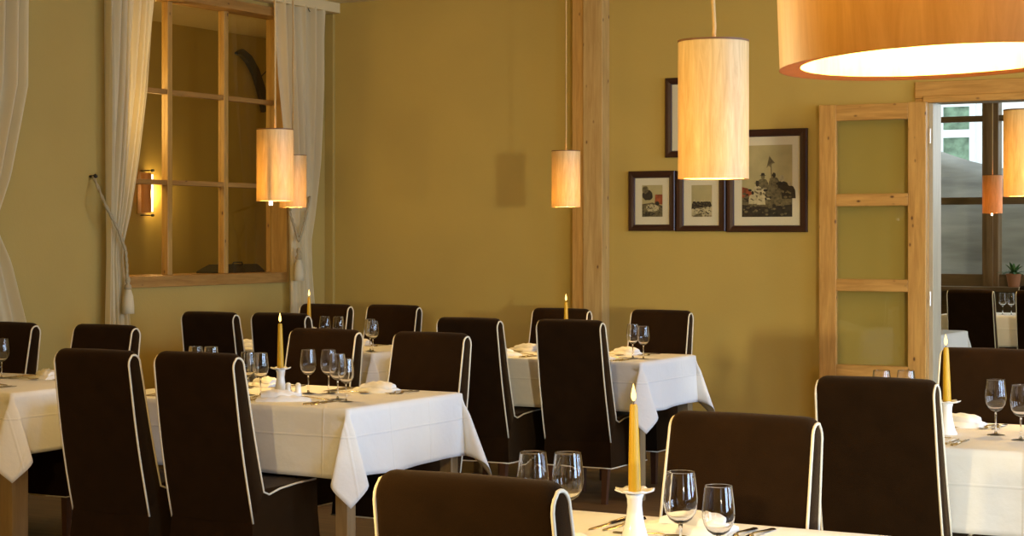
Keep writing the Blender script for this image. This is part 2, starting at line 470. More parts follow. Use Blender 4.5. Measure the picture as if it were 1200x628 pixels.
# ------------------------------------------------------------------ chair
CW = .20
def back_profile():
    """(y, z) outline of the slipcovered backrest, from rear bottom over the top to front bottom"""
    P = []
    for k in range(9):
        t = k / 8; P.append((-.205 - .115 * t - .012 * math.sin(PI * t) , .335 + .625 * t))
    cy, cz, r = -.2835, .963, .0365
    for k in range(1, 10):
        a = PI - PI * k / 10 * 1.0
        P.append((cy + r * math.cos(a), cz + r * 1.0 * math.sin(a)))
    for k in range(8):
        t = k / 7; P.append((-.245 + .115 * t - .006 * math.sin(PI * t), .955 - .505 * t))
    return P
def hw(z): return CW * (1.0 - .035 * max(0, (z - .45) / .55))

def make_chair():
    t = thing('dining_chair', '', 'chair')
    prof = back_profile()
    bm = bmesh.new(); rows = []
    secs = [(-1, .006, .020), (-.98, .002, .010), (-.93, .0005, .003), (-.86, 0, 0), (-.45, -.002, -.001), (0, -.003, -.002), (.45, -.002, -.001), (.86, 0, 0), (.93, .0005, .003), (.98, .002, .010), (1, .006, .020)]
    for s, inset, drop in secs:
        row = []
        for y, z in prof:
            cyl = -.17 - .2 * (z - .33) + .0
            yy = y + (inset if y < cyl else -inset)
            zz = z - (drop * min(1, (z - .85) / .11) if z > .85 else 0)
            row.append((s * hw(z), yy, zz))
        rows.append(row)
    V = grid(bm, rows)
    bm.faces.new(V[0]); bm.faces.new(V[-1][::-1])
    for i in range(len(V) - 1):
        bm.faces.new((V[i][0], V[i][-1], V[i + 1][-1], V[i + 1][0]))
    bk = obj('backrest', bm, M['fabric'], t, True, 50)
    for s in (-1, 1):
        bm = bmesh.new()
        pts = []
        for y, z in prof:
            cyl = -.17 - .2 * (z - .33)
            pts.append((s * (hw(z) + .0005), y + (.003 if y < cyl else -.003), z - (.017 * min(1, (z - .85) / .11) if z > .85 else 0)))
        # carries on forward along the seat edge
        pts += [(s * (CW + .0015), -.10, .437), (s * (CW + .0015), -.03, .452), (s * (CW + .0015), .08, .460), (s * (CW + .0015), .215, .463)]
        tube(bm, pts, .0042, 8)
        obj('piping', bm, M['piping'], bk, True)
    # seat cushion top
    bm = bmesh.new(); rows = []
    for i in range(9):
        x = -CW + 2 * CW * i / 8
        rows.append([(x * (1 if abs(x) < CW - .001 else .995), y, (.462 + .012 * (1 - (x / CW) ** 2) * math.sin(PI * min(1, max(0, (y + .15) / .38)))) if 0 < j < 9 else .455) for j, y in enumerate([-.15 + .375 * q / 9 for q in range(10)])])
    V = grid(bm, rows)
    bot = [[(p.co.x, p.co.y, .41) for p in (r[0], r[-1])] for r in (V[0], V[-1])]
    q = [bm.verts.new(p) for p in (bot[0][0], bot[0][1], bot[1][1], bot[1][0])]
    bm.faces.new([q[0]] + [v for v in V[0]] + [q[1]]); bm.faces.new([q[3]] + [v for v in V[-1]] + [q[2]])
    bm.faces.new([q[0]] + [r[0] for r in V] + [q[3]]); bm.faces.new([q[1]] + [r[-1] for r in V] + [q[2]])
    bm.faces.new(q)
    obj('seat', bm, M['fabric'], t, True, 40)
    # skirt: four hanging sides with kick pleats at the corners behind
    def ring(z, g):
        pts = []
        x, yb, yf = CW - .002 + g, -.203 - g, .228 + g
        n = 8
        for k in range(n): pts.append((-x + 2 * x * k / n, yb + (.004 * g * 60 * math.sin(k * 2.1)), z))
        for k in range(n): pts.append((x + .0025 * g * 60 * math.sin(k * 1.7), yb + (yf - yb) * k / n, z))
        for k in range(n): pts.append((x - 2 * x * k / n, yf, z))
        for k in range(n): pts.append((-x, yf - (yf - yb) * k / n, z))
        # kick pleat in the middle behind
        pts[4] = (pts[4][0], yb + .014 * min(1, g * 80), z)
        return pts
    bm = bmesh.new()
    rg = [ring(.452, 0), ring(.40, .001), ring(.33, .003), ring(.26, .007), ring(.195, .011)]
    # rear edge at the top stops under the back panel
    grid(bm, rg, closed=True)
    sk = obj('skirt', bm, M['fabric'], t, True, 60)
    bm = bmesh.new(); tube(bm, ring(.195, .012), .0035, 6, close=True)
    obj('hem_piping', bm, M['piping'], sk, True)
    for x in (-1, 1):
        for y, dy in ((-.175, -.035), (.19, 0)):
            bm = bmesh.new(); rows = []
            for z, w, o_ in ((0, .014, dy), (.24, .019, dy * .3), (.42, .021, 0)):
                cx, cy = x * .168, y + o_
                rows.append([(cx - w, cy - w, z), (cx + w, cy - w, z), (cx + w, cy + w, z), (cx - w, cy + w, z)])
            V = grid(bm, rows, closed=True); bm.faces.new(V[0]); bm.faces.new(V[-1])
            obj('leg', bm, M['walnut'], t)
    return t

CH = make_chair(); first = [True]
def chair(x, topy, away, label, group=None, tw=0, fz=0):
    """away: back of the chair towards the camera (chair looks to +Y)"""
    oy = topy + .285 if away else topy - .285
    rz = (0 if away else PI) + math.radians(tw)
    if first[0]:
        first[0] = False; c = CH; c.location = (x, oy, 0); c.rotation_euler = (0, 0, rz); c['label'] = label
    else: c = dup(CH, (x, oy, 0), rz, label)
    c['group'] = group or 'brown slipcovered dining chairs'
    return c

chair(-5.02, 5.59, True, 'brown high-backed chair seen from behind, left of two at the left centre table', tw=0)
chair(-4.545, 5.64, True, 'brown high-backed chair seen from behind, right of two at the left centre table')
chair(-5.16, 7.38, False, 'brown chair facing us behind the candle of the left centre table')
chair(-4.54, 7.36, False, 'brown chair facing us at the far right corner of the left centre table')
chair(-5.17, 8.78, True, 'left of two tall brown chairs with backs to us at the table by the post')
chair(-4.57, 8.84, True, 'right of two tall brown chairs with backs to us at the table by the post')
chair(-5.34, 10.21, False, 'brown chair against the wooden post, partly hidden by a chair in front')
chair(-4.68, 10.27, False, 'brown chair facing us below the small framed photographs')
chair(-6.93, 8.71, True, 'dark chair seen from behind, below the interior window sill')
chair(-6.46, 8.78, True, 'dark chair seen from behind, right behind the tall lit candle')
chair(-7.05, 10.09, False, 'brown chair facing us in the far corner beside the tied curtain')
chair(-6.57, 10.18, False, 'brown chair facing us at the back wall, next right of the corner chair')
chair(-7.03, 7.15, False, 'brown chair facing us, cut by the left edge of the picture')
chair(-6.39, 7.19, False, 'brown chair facing us in front of the bottom of the second curtain')
chair(-1.76, 2.99, True, 'nearest brown chair seen from behind, low at the bottom of the picture')
chair(-1.76, 4.37, False, 'brown chair facing us across the nearest table with the tall yellow candle')
chair(-1.84, 5.69, True, 'large brown chair seen from behind, in front of the pine door leaf')
chair(-1.92, 7.39, False, 'brown chair facing us behind the candle of the right-hand table')
chair(-4.2, 15.53, True, 'dark chair in the next room, left one seen through the doorway', 'dark chairs in the next room')
chair(-3.62, 15.55, True, 'dark chair in the next room, at the right edge of the picture', 'dark chairs in the next room')
chair(-3.95, 17.0, False, 'dark chair in the next room, behind the laid table below the window', 'dark chairs in the next room')

# ------------------------------------------------------------------ tables
def make_cloth(w, d, o, seed, cf=(1, 1, 1, 1)):
    """w,d table size; o overhang; cf: how far each corner (LN, RN, RF, LF) swings out"""
    rnd = random.Random(seed); ph = [rnd.uniform(0, 6) for _ in range(8)]
    hx, hy, r = w / 2 + .004, d / 2 + .004, .018
    corners = [(-hx, -hy, 225), (hx, -hy, 315), (hx, hy, 45), (-hx, hy, 135)]
    st = []      # stations: base(x,y), fn(rho)->(dx,dy), length
    for c in range(4):
        cx, cy, deg = corners[c]; nx, ny, _ = corners[(c + 1) % 4]
        dg = math.radians(deg); n = Vector((math.cos(dg), math.sin(dg))); tg = Vector((-n.y, n.x))
        e0 = Vector((math.cos(dg - PI / 4), math.sin(dg - PI / 4))); e1 = Vector((math.cos(dg + PI / 4), math.sin(dg + PI / 4)))
        ctr = Vector((cx, cy)) - (e0 + e1) * r
        K = 18
        for k in range(K + 1):
            phi = k / K * PI / 2
            b_ = ctr + (e0 * math.cos(phi) + e1 * math.sin(phi)) * r
            L = o / max(math.cos(phi), math.sin(phi))
            amp = cf[c]
            def fn(rho, phi=phi, n=n, tg=tg, amp=amp, L=L):
                u = min(1, rho / .08)
                s = -.27 * rho * u * math.sin(4 * phi) * (.75 + .25 * amp)
                out = rho * (.07 + .20 * amp * math.sin(2 * phi) ** 1.2 if phi > 0.001 and phi < PI / 2 - .001 else rho * .07 / max(rho, 1e-4))
                return n * out * u + tg * s
            st.append((b_, fn, L))
        a = Vector((cx, cy)); e = Vector((nx, ny)); dirn = (e - a).normalized(); Ls = (e - a).length
        nn = Vector((dirn.y, -dirn.x))
        m = max(6, int(Ls / .05))
        for k in range(1, m):
            t = k / m
            q = a + dirn * (r + (Ls - 2 * r) * t)
            bell = min(1, 4 * min(t, 1 - t))
            def fn(rho, t=t, nn=nn, c=c, bell=bell, Ls=Ls, dirn=dirn):
                wv = .5 * math.sin(t * Ls * 9 + ph[c]) + .5 * math.sin(t * Ls * 17 + ph[c + 4])
                return nn * rho * (.05 + .05 * wv * bell)
            st.append((q, fn, o * (1 + .015 * math.sin(t * 7 + ph[c]))))
    bm = bmesh.new(); rows = []
    for k in range(15):
        t = k / 14; row = []
        for b_, fn, L in st:
            rho = L * t
            off = fn(rho)
            z = .757 - rho * (.985) - (0 if k else 0)
            row.append((b_.x + off.x, b_.y + off.y, z))
        rows.append(row)
    # softened table edge
    inner = [((b_.x) * .975, (b_.y) * .965, .7625) for b_, fn, L in st]
    rows.insert(0, inner)
    V = grid(bm, rows, closed=True)
    bm.faces.new(V[0])
    return bm

def table(x0, x1, y0, y1, where, o=.27, cf=(1, 1, 1, 1), seed=1, lw=.034):
    cx, cy, w, d = (x0 + x1) / 2, (y0 + y1) / 2, x1 - x0, y1 - y0
    t = thing('dining_table', 'wooden table under the white cloth, ' + where, 'table', (cx, cy, 0), 0, 'cloth covered dining tables')
    obj('tabletop', B((-w / 2, -d / 2, .715), (w / 2, d / 2, .75), .004), M['tleg'], t)
    for sx in (-1, 1):
        for sy in (-1, 1):
            a, b_ = sx * (w / 2 - .012 - lw), sy * (d / 2 - .014 - lw)
            obj('leg', B((a - lw, b_ - lw, 0), (a + lw, b_ + lw, .715), .004), M['tleg'], t)
    c = obj('tablecloth', make_cloth(w, d, o, seed, cf), M['linen'], None, True, 75)
    c.location = (cx, cy, 0)
    md = c.modifiers.new('thick', 'SOLIDIFY'); md.thickness = .0016; md.offset = 1
    tag(c, 'white linen tablecloth on the table ' + where, 'tablecloth', 'white tablecloths')
    return t

TOP = .7635
table(-5.46, -4.13, 6.06, 6.95, 'in the left centre with the corner drape', .275, (.2, .45, 1.4, 1), 1, .03)
table(-5.72, -4.26, 9.08, 9.82, 'in front of the wooden post', .27, (1, .7, 1.2, 1), 2)
table(-2.25, -.95, 5.89, 6.75, 'at the right edge before the doorway', .27, (1, 1, 1, 1), 3)
table(-7.5, -5.84, 5.96, 6.82, 'at the left edge of the picture', .27, (1, 1.1, .9, 1), 4, .05)
table(-7.40, -5.98, 9.03, 9.78, 'in the far corner near the tied curtain', .27, (1, .5, 1, 1), 5)
table(-2.2, -1.27, 3.36, 4.10, 'nearest to us at the bottom edge', .27, (1, 1, 1, 1), 6)
table(-4.6, -3.2, 15.92, 16.62, 'in the next room below the windows', .27, (1, 1, 1, 1), 7)
table(-4.9, -3.62, 12.6, 13.3, 'in the next room, its corner beside the door casing', .27, (1, .4, .4, 1), 8)

# ------------------------------------------------------------------ wine glass
def make_glass():
    t = thing('wine_glass', '', 'wine glass')
    zb = .082
    outer = [(.0045, zb), (.013, zb + .003), (.024, zb + .011), (.0325, zb + .025), (.0362, zb + .042), (.0362, zb + .056), (.0335, zb + .082), (.0304, zb + .106), (.0300, zb + .1095)]
    inner = [(r - .0011, z) for r, z in reversed(outer[2:])] + [(.011, zb + .0062), (0, zb + .005)]
    bm = lathe(bmesh.new(), [(0, zb)] + outer + [(.0299, zb + .1102), (.0294, zb + .1104), (.0290, zb + .1100)] + inner, 36)
    obj('bowl', bm, M['wineglass'], t, True)
    bm = lathe(bmesh.new(), [(0, .006), (.0055, .006), (.0033, .018), (.0027, .045), (.0032, .070), (.0048, zb - .0005), (0, zb - .0005)], 16)
    obj('stem', bm, M['wineglass'], t, True)
    bm = lathe(bmesh.new(), [(0, 0), (.031, 0), (.0325, .0007), (.031, .0018), (.016, .0036), (.006, .0058), (0, .0058)], 32)
    obj('foot', bm, M['wineglass'], t, True)
    return t
def real_glass():
    m, nt, b = new_mat('clear_crystal')
    b.inputs['Transmission Weight'].default_value = 1; b.inputs['Roughness'].default_value = 0
    b.inputs['IOR'].default_value = 1.48; b.inputs['Base Color'].default_value = (1, 1, 1, 1)
    return m
M['wineglass'] = real_glass()
G0 = make_glass(); gf = [True]
def glass(x, y, label, scale=1.0, group='wine glasses'):
    if gf[0]:
        gf[0] = False; g = G0; g.location = (x, y, TOP); g['label'] = label
    else: g = dup(G0, (x, y, TOP), random.uniform(0, 3), label)
    g.scale = (scale,) * 3; g['group'] = group
TN = {1: 'left centre table', 2: 'table by the post', 3: 'right-hand table', 4: 'table at the left edge', 5: 'far corner table', 6: 'nearest table'}
GL = [(6, -1.57, 3.54, 'taller left one of the pair beside the nearest candle', 1.0), (6, -1.455, 3.47, 'shorter right one of the pair beside the nearest candle', .93),
      (6, -2.01, 3.70, 'left one just above the nearest chair back', 1.0), (6, -1.935, 3.73, 'right one just above the nearest chair back', 1.0),
      (3, -1.63, 6.35, 'left of the pair standing right of the candle', 1.0), (3, -1.515, 6.23, 'right of the pair, at the picture edge', .97),
      (3, -2.11, 6.58, 'left rim peeping over the large chair back', 1.0), (3, -2.03, 6.62, 'right rim peeping over the large chair back', 1.0),
      (1, -4.87, 6.38, 'left of the pair left of the candle', .97), (1, -4.78, 6.35, 'right of the pair left of the candle', .97),
      (1, -4.68, 6.56, 'left of the pair right of the candle', 1.0), (1, -4.60, 6.60, 'right of the pair right of the candle', 1.0),
      (1, -4.40, 6.38, 'left of the pair nearest the table end', 1.0), (1, -4.31, 6.31, 'right of the pair nearest the table end', .93),
      (1, -5.27, 6.52, 'left rim peeping over the chair back', 1.0), (1, -5.19, 6.53, 'right rim peeping over the chair back', 1.0),
      (2, -4.44, 9.35, 'left of the pair below the framed pictures', 1.0), (2, -4.36, 9.32, 'right of the pair below the framed pictures', .96),
      (2, -5.13, 9.57, 'left edge peeping beside the tall chair', 1.0), (2, -5.04, 9.60, 'behind the tall chair back', 1.0),
      (5, -6.53, 9.33, 'left rim peeping over the middle chair back', 1.0), (5, -6.45, 9.36, 'right rim peeping over the middle chair back', 1.0),
      (5, -6.09, 9.17, 'left of the pair near the cloth corner', 1.0), (5, -5.995 - .035, 9.11, 'right of the pair near the cloth corner', .96),
      (5, -6.78, 9.22, 'left of the pair between the two dark chairs', .97), (5, -6.70, 9.24, 'right of the pair between the two dark chairs', .97),
      (4, -6.475, 6.54, 'cut by the picture edge', 1.0)]
for tn, x, y, l, s in GL: glass(x, y, 'wine glass on the %s, %s' % (TN[tn], l), s)
for x, y, l in ((-3.95, 15.99, 'left'), (-3.87, 15.97, 'right')): glass(x - .12, y + .1, 'wine glass on the laid table in the next room, %s of two' % l, 1.0)

# ------------------------------------------------------------------ candlestick, candle
def make_stick():
    t = thing('candlestick', '', 'candlestick')
    prof = [(0, 0), (.034, 0), (.035, .004), (.030, .012), (.023, .035), (.0185, .06), (.0165, .08), (.0175, .095), (.021, .105), (.012, .107), (0, .107)]
    obj('body', lathe(bmesh.new(), prof, 32), M['porcelain'], t, True)
    bm = bmesh.new(); seg = 64
    def rg(r, z, a): return [(r * (1 + a * math.cos(8 * 2 * PI * k / seg)) * math.cos(2 * PI * k / seg), r * (1 + a * math.cos(8 * 2 * PI * k / seg)) * math.sin(2 * PI * k / seg), z + a * .02 * math.cos(8 * 2 * PI * k / seg)) for k in range(seg)]
    V = grid(bm, [rg(.016, .1065, 0), rg(.026, .108, 0), rg(.036, .110, .04), rg(.044, .1135, .08), rg(.044, .1165, .08), rg(.034, .1125, .03), rg(.016, .111, 0)], closed=True)
    bm.faces.new(V[0]); bm.faces.new(V[-1])
    obj('drip_plate', bm, M['porcelain'], t, True)
    return t
def make_candle():
    t = thing('candle', '', 'candle')
    obj('wax', lathe(bmesh.new(), [(0, 0), (.0145, 0), (.0135, .05), (.0115, .12), (.0092, .19), (.0075, .196), (0, .1945)], 24), M['wax'], t, True, 50)
    bm = bmesh.new(); tube(bm, [(0, 0, .194), (.0005, 0, .2), (.002, 0, .207)], .0011, 6); obj('wick', bm, M['wick'], t)
    obj('flame', lathe(bmesh.new(), [(0, .203), (.0035, .206), (.0056, .212), (.0056, .218), (.0038, .228), (.0018, .237), (0, .244)], 16), M['flame'], t, True)
    return t
S0, K0 = make_stick(), make_candle(); sf = [True]
def candle(x, y, label, lean=0, sz=1.0):
    ls = 'white porcelain candlestick with wavy drip plate on the ' + label
    lc = 'lit honey yellow taper candle on the ' + label
    if sf[0]:
        sf[0] = False; s, c = S0, K0; s['label'] = ls; c['label'] = lc
        s.location = (x, y, TOP); c.location = (x, y, TOP + .1115)
    else:
        s = dup(S0, (x, y, TOP), random.uniform(0, 1), ls); c = dup(K0, (x, y, TOP + .1115), 0, lc)
    c.rotation_euler = (0, lean, .4)
    s['group'] = 'porcelain candlesticks'; c['group'] = 'lit taper candles'
    c.scale.z = sz
candle(-1.776, 3.75, 'nearest table', -.012)
candle(-4.77, 6.48, 'left centre table', -.012, 1.0)
candle(-4.9, 9.42, 'table in front of the post')
candle(-6.7, 9.40, 'far corner table')
candle(-1.786, 6.30, 'right-hand table', -.02, .97)

def shaker(x, y, label, holes):
    t = thing('salt_shaker' if holes else 'pepper_shaker', label, 'shaker', (x, y, TOP))
    obj('body', lathe(bmesh.new(), [(0, 0), (.015, 0), (.0165, .004), (.0145, .02), (.0115, .036), (.0120, .044), (0, .044)], 20), M['porcelain'], t, True, 50)
    obj('cap', lathe(bmesh.new(), [(0, .044), (.0122, .044), (.0115, .051), (.006, .056), (0, .057)], 20), M['porcelain'], t, True, 50)
shaker(-4.70, 6.44, 'small white shaker right of the candlestick on the left centre table', True)
shaker(-4.655, 6.45, 'small white shaker, outer of two right of the candlestick, left centre table', False)

# ------------------------------------------------------------------ napkin + cutlery
def napkin_bm():
    """softly folded pocket of linen: a plump fold with a pointed end and a loose flap on top"""
    bm = bmesh.new()
    for k, (L, W, z0, h, dx, dy, rot) in enumerate([(.225, .125, 0, .030, 0, 0, 0), (.16, .085, .018, .030, -.02, .008, .18)]):
        up, lo = [], []; nu, nv = 22, 14
        for i in range(nu + 1):
            u = i / nu; wv = W * (1 - .80 * max(0, (u - .38) / .62) ** 1.2) * (.78 + .22 * min(1, u * 5))
            ru, rl = [], []
            for j in range(nv + 1):
                v = j / nv - .5; x = -L / 2 + L * u; y = v * wv + .006 * math.sin(u * 5 + k)
                prof = max(0, 1 - abs(2 * v) ** 2.6) ** .6 * max(0, math.sin(PI * min(1, .10 + .86 * u))) ** .45
                z = z0 + h * prof * (1 - .25 * u) + .0035 * math.sin(v * 26 + u * 6 + k * 2) * prof + .002 * math.sin(u * 21 + v * 9) * prof
                xr, yr = x * math.cos(rot) - y * math.sin(rot) + dx, x * math.sin(rot) + y * math.cos(rot) + dy
                ru.append((xr, yr, max(z, z0 + .0012))); rl.append((xr, yr, z0))
            up.append(ru); lo.append(rl)
        A = grid(bm, up); C = grid(bm, lo)
        for i in range(nu):
            for j in (0, nv): bm.faces.new((A[i][j], A[i + 1][j], C[i + 1][j], C[i][j]))
        for i in (0, nu):
            for j in range(nv): bm.faces.new((A[i][j], A[i][j + 1], C[i][j + 1], C[i][j]))
    return bm
def sweep(stations):
    """flat cutlery body: stations (x, halfwidth, z, thickness)"""
    bm = bmesh.new(); rows = []
    for x, w, z, th in stations:
        rows.append([(x, -w, z), (x, -w * .5, z - th * .3), (x, w * .5, z - th * .3), (x, w, z), (x, w * .5, z + th), (x, -w * .5, z + th)])
    V = grid(bm, rows, closed=True); bm.faces.new(V[0]); bm.faces.new(V[-1])
    return bm
HAND = [(-.10, .004, .002, .002), (-.095, .009, .002, .0025), (-.07, .0085, .003, .0025), (-.02, .0045, .006, .003), (.02, .003, .009, .003), (.035, .0035, .008, .0025)]
def make_fork():
    t = thing('fork', '', 'fork'); obj('handle', sweep(HAND), M['silver'], t, True, 60)
    bm = sweep([(.034, .004, .008, .002), (.045, .011, .005, .0018), (.058, .0125, .003, .0018), (.062, .0125, .003, .0018)])
    for k in range(4):
        y = (k - 1.5) * .0066
        b2 = tube(bm, [(.06, y, .0035), (.08, y, .0045), (.10, y, .008)], [.0022, .0019, .001], 6)
    obj('tines', bm, M['silver'], t, True, 60); return t
def make_spoon():
    t = thing('spoon', '', 'spoon'); obj('handle', sweep(HAND), M['silver'], t, True, 60)
    bm = bmesh.new(); rows = []
    for i in range(13):
        u = i / 12; x = .034 + .062 * u; w = .0205 * math.sin(PI * (.06 + .90 * u)) ** .75 * (.8 + .3 * (1 - u)) 
        rows.append([(x, w * v, .0075 + .0 - .0065 * (1 - v * v) * math.sin(PI * min(1, u + .04))) for v in [-1, -.7, -.35, 0, .35, .7, 1]] )
    rows2 = [[(p[0], p[1] * .97, p[2] + .0013) for p in r] for r in rows]
    A, C = grid(bm, rows), grid(bm, rows2)
    for i in range(12):
        for j in (0, 6): bm.faces.new((A[i][j], A[i + 1][j], C[i + 1][j], C[i][j]))
    for i in (0, 12):
        for j in range(6): bm.faces.new((A[i][j], A[i][j + 1], C[i][j + 1], C[i][j]))
    obj('spoon_bowl', bm, M['silver'], t, True); return t
def make_knife():
    t = thing('knife', '', 'knife')
    obj('handle', sweep([(-.11, .004, .001, .005), (-.105, .0085, .001, .006), (-.06, .008, .001, .006), (-.005, .0055, .001, .006), (0, .005, .001, .006)]), M['silver'], t, True, 60)
    obj('blade', sweep([(0, .0045, .002, .002), (.02, .008, .002, .0016), (.06, .0095, .002, .0014), (.09, .008, .002, .0012), (.108, .002, .002, .001)]), M['silver'], t, True, 60)
    return t
PR = {'fork': make_fork(), 'spoon': make_spoon(), 'knife': make_knife()}
nap0 = None; used = set()
def place(kind, x, y, rz, label, group):
    global nap0
    if kind == 'napkin':
        if nap0 is None:
            nap0 = obj('napkin', napkin_bm(), M['napkin'], None, True, 55); o = nap0
        else:
            o = nap0.copy(); COL.objects.link(o)
        o.location = (x, y, TOP); o.rotation_euler = (0, 0, rz); tag(o, label, 'napkin', group); return
    if kind not in used:
        used.add(kind); o = PR[kind]; o.location = (x, y, TOP); o.rotation_euler = (0, 0, rz); o['label'] = label
    else: o = dup(PR[kind], (x, y, TOP), rz, label)
    o['group'] = group

SEATS = [  # table, chair x, edge y, near side?, wording
    (1, -5.02, 6.06, True, 'near left seat'), (1, -4.52, 6.06, True, 'near right seat'),
    (1, -5.14, 6.95, False, 'far left seat'), (1, -4.52, 6.95, False, 'far right seat'),
    (2, -5.17, 9.05, True, 'near left seat'), (2, -4.57, 9.05, True, 'near right seat'),
    (2, -5.32, 9.80, False, 'far left seat'), (2, -4.66, 9.80, False, 'far right seat'),
    (3, -1.84, 5.89, True, 'near seat'), (3, -1.88, 6.75, False, 'far seat'),
    (4, -6.24, 5.96, True, 'near seat'), (4, -6.32, 6.82, False, 'far seat'),
    (5, -6.93, 9.0, True, 'near left seat'), (5, -6.42, 9.0, True, 'near right seat'),
    (5, -7.03, 9.78, False, 'far left seat'), (5, -6.52, 9.78, False, 'far right seat'),
    (6, -1.76, 3.36, True, 'near seat'), (6, -1.76, 4.10, False, 'far seat')]
for tn, x, ye, near, seat in SEATS:
    s = 1 if near else -1; r0 = 0 if near else PI; J = lambda a=.012: random.uniform(-a, a)
    T = TN[tn]; rnd = random.Random(tn * 10 + len(seat))
    yc = ye + s * .16
    place('napkin', x + J(.02) - s * .03, yc + s * .0, r0 + PI / 2 * .0 + J(.3) + (.25 if near else -.2), 'folded white napkin at the %s of the %s' % (seat, T), 'folded napkins')
    place('fork', x - s * .165, yc, r0 + PI / 2 + J(.05), 'inner fork left of the napkin, %s of the %s' % (seat, T), 'forks')
    place('fork', x - s * .20, yc + J(), r0 + PI / 2 + J(.05), 'outer fork left of the napkin, %s of the %s' % (seat, T), 'forks')
    place('knife', x + s * .135, yc, r0 + PI / 2 + J(.05), 'inner knife right of the napkin, %s of the %s' % (seat, T), 'knives')
    place('knife', x + s * .168, yc + J(), r0 + PI / 2 + J(.05), 'outer knife right of the napkin, %s of the %s' % (seat, T), 'knives')
    place('spoon', x + s * .005, yc + s * .125, r0 + J(.12) + PI, 'dessert spoon above the napkin, %s of the %s' % (seat, T), 'spoons')
place('napkin', -3.75, 15.99, .4, 'folded white napkin on the laid table in the next room', 'folded napkins')
bpy.context.view_layer.update()

# ------------------------------------------------------------------ pendant lamps
LR, LH = .083, .325
def make_lamp(mat):
    t = thing('pendant_lamp', '', 'lamp')          # origin: centre of the bottom rim
    bm = lathe(bmesh.new(), [(LR, LH * q / 6) for q in range(7)], 64)
    obj('shade', bm, mat, t, True, 40)
    rg = lathe(bmesh.new(), [(LR + .0006, LH - .004), (LR + .0006, LH + .001), (LR - .0025, LH + .001), (LR - .0025, LH - .004)], 64, closed=True)
    obj('top_rim', rg, M['rim'], t, True, 40)
    rg = lathe(bmesh.new(), [(LR + .0004, .0), (LR - .0105, .0012)], 64)
    obj('bottom_rim', rg, M['rim2'], t, True, 40)
    bm = bmesh.new()
    for a in (0, 2 * PI / 3, 4 * PI / 3): tube(bm, [(0, 0, LH - .03), ((LR - .002) * math.cos(a), (LR - .002) * math.sin(a), LH - .03)], .0015, 6)
    lathe(bm, [(0, LH - .09), (.018, LH - .09), (.02, LH - .03), (.012, LH - .015), (0, LH - .015)], 20)
    obj('socket', bm, M['kick'], t, True, 40)
    return t
M['rim'] = simple('dark_shade_edge', (.16, .07, .02), .6)
M['rim2'] = veneer('glowing_veneer_edge', (.60, .26, .05), (.72, .34, .08), .022)
lampA = make_lamp(M['shade'])
LT = 0
def lamp(x, y, z, label, power=6, first_=False, tilt=(0, 0), cord=.004, tip=0):
    t = lampA if first_ else dup(lampA, (x, y, z), 0, label)
    t.location = (x, y, z); t['label'] = label; t['group'] = 'veneer pendant lamps'
    t.rotation_euler = (tilt[0], tilt[1], random.uniform(0, 6) if not any(tilt) else 0)
    bm = bmesh.new(); n = 24; top = ZC - z
    tube(bm, [((.006 * math.sin(k * .9 + x) if 0 < k < n else 0) * (1 - k / n) * .6, 0, LH - .02 + (top - LH + .02) * k / n) for k in range(n + 1)], cord, 8)
    obj('cord', bm, M['cord'], t, True)
    bm = bmesh.new(); lathe(bm, [(0, top - .03), (.03, top - .03), (.045, top - .004), (.045, top), (0, top)], 24)
    obj('ceiling_cap', bm, M['kick'], t, True, 40)
    bm = bmesh.new()
    zb = -.02 if tip else .10
    for dx in (-.008, .008): tube(bm, [(tip + dx, 0, LH - .09), (tip + dx, 0, (zb + LH) / 2), (tip + dx, 0, zb)], .0065, 8)
    obj('light_tube', bm, M['tube'], t, True)
    for zz, w in ((.05, .34), (.13, .36), (.22, .30)):       # light spread along the lamp tube
        L = bpy.data.lights.new('bulb_light', 'POINT'); L.energy = power * w; L.color = (1, .62, .20); L.shadow_soft_size = .02
        o = bpy.data.objects.new('bulb_light', L); COL.objects.link(o); o.parent = t; o.location = (0, 0, zz)
    return t
PW = 32
lamp(-1.69, 4.0, 1.585, 'large pendant lamp with pale veneer shade in front of the framed photographs', PW * .7, True, cord=.0048)
lamp(-4.9, 9.42, 1.62, 'small pendant lamp just left of the wooden post', PW)
lamp(-4.985, 6.73, 1.61, 'pendant lamp before the interior window, front of two overlapping lamps', PW, tip=.062)
lamp(-6.75, 9.3, 1.63, 'pendant lamp partly hidden behind another beside the tied curtain', PW * .6)
lamp(-1.67, 6.95, 1.60, 'pendant lamp cut by the right edge in front of the doorway', PW)
lamp(-.262, .92, 1.538, 'very large near pendant lamp at the top right corner', PW * .42, tilt=(0, math.radians(-2.2)))
far = lamp(-4.02, 15.55, 1.645, 'orange pendant lamp in the next room seen through the doorway', PW * .5, tip=.02)
for c in far.children:
    if c.name.startswith('shade'):
        c.data = c.data.copy(); c.data.materials[0] = M['shade_dark']

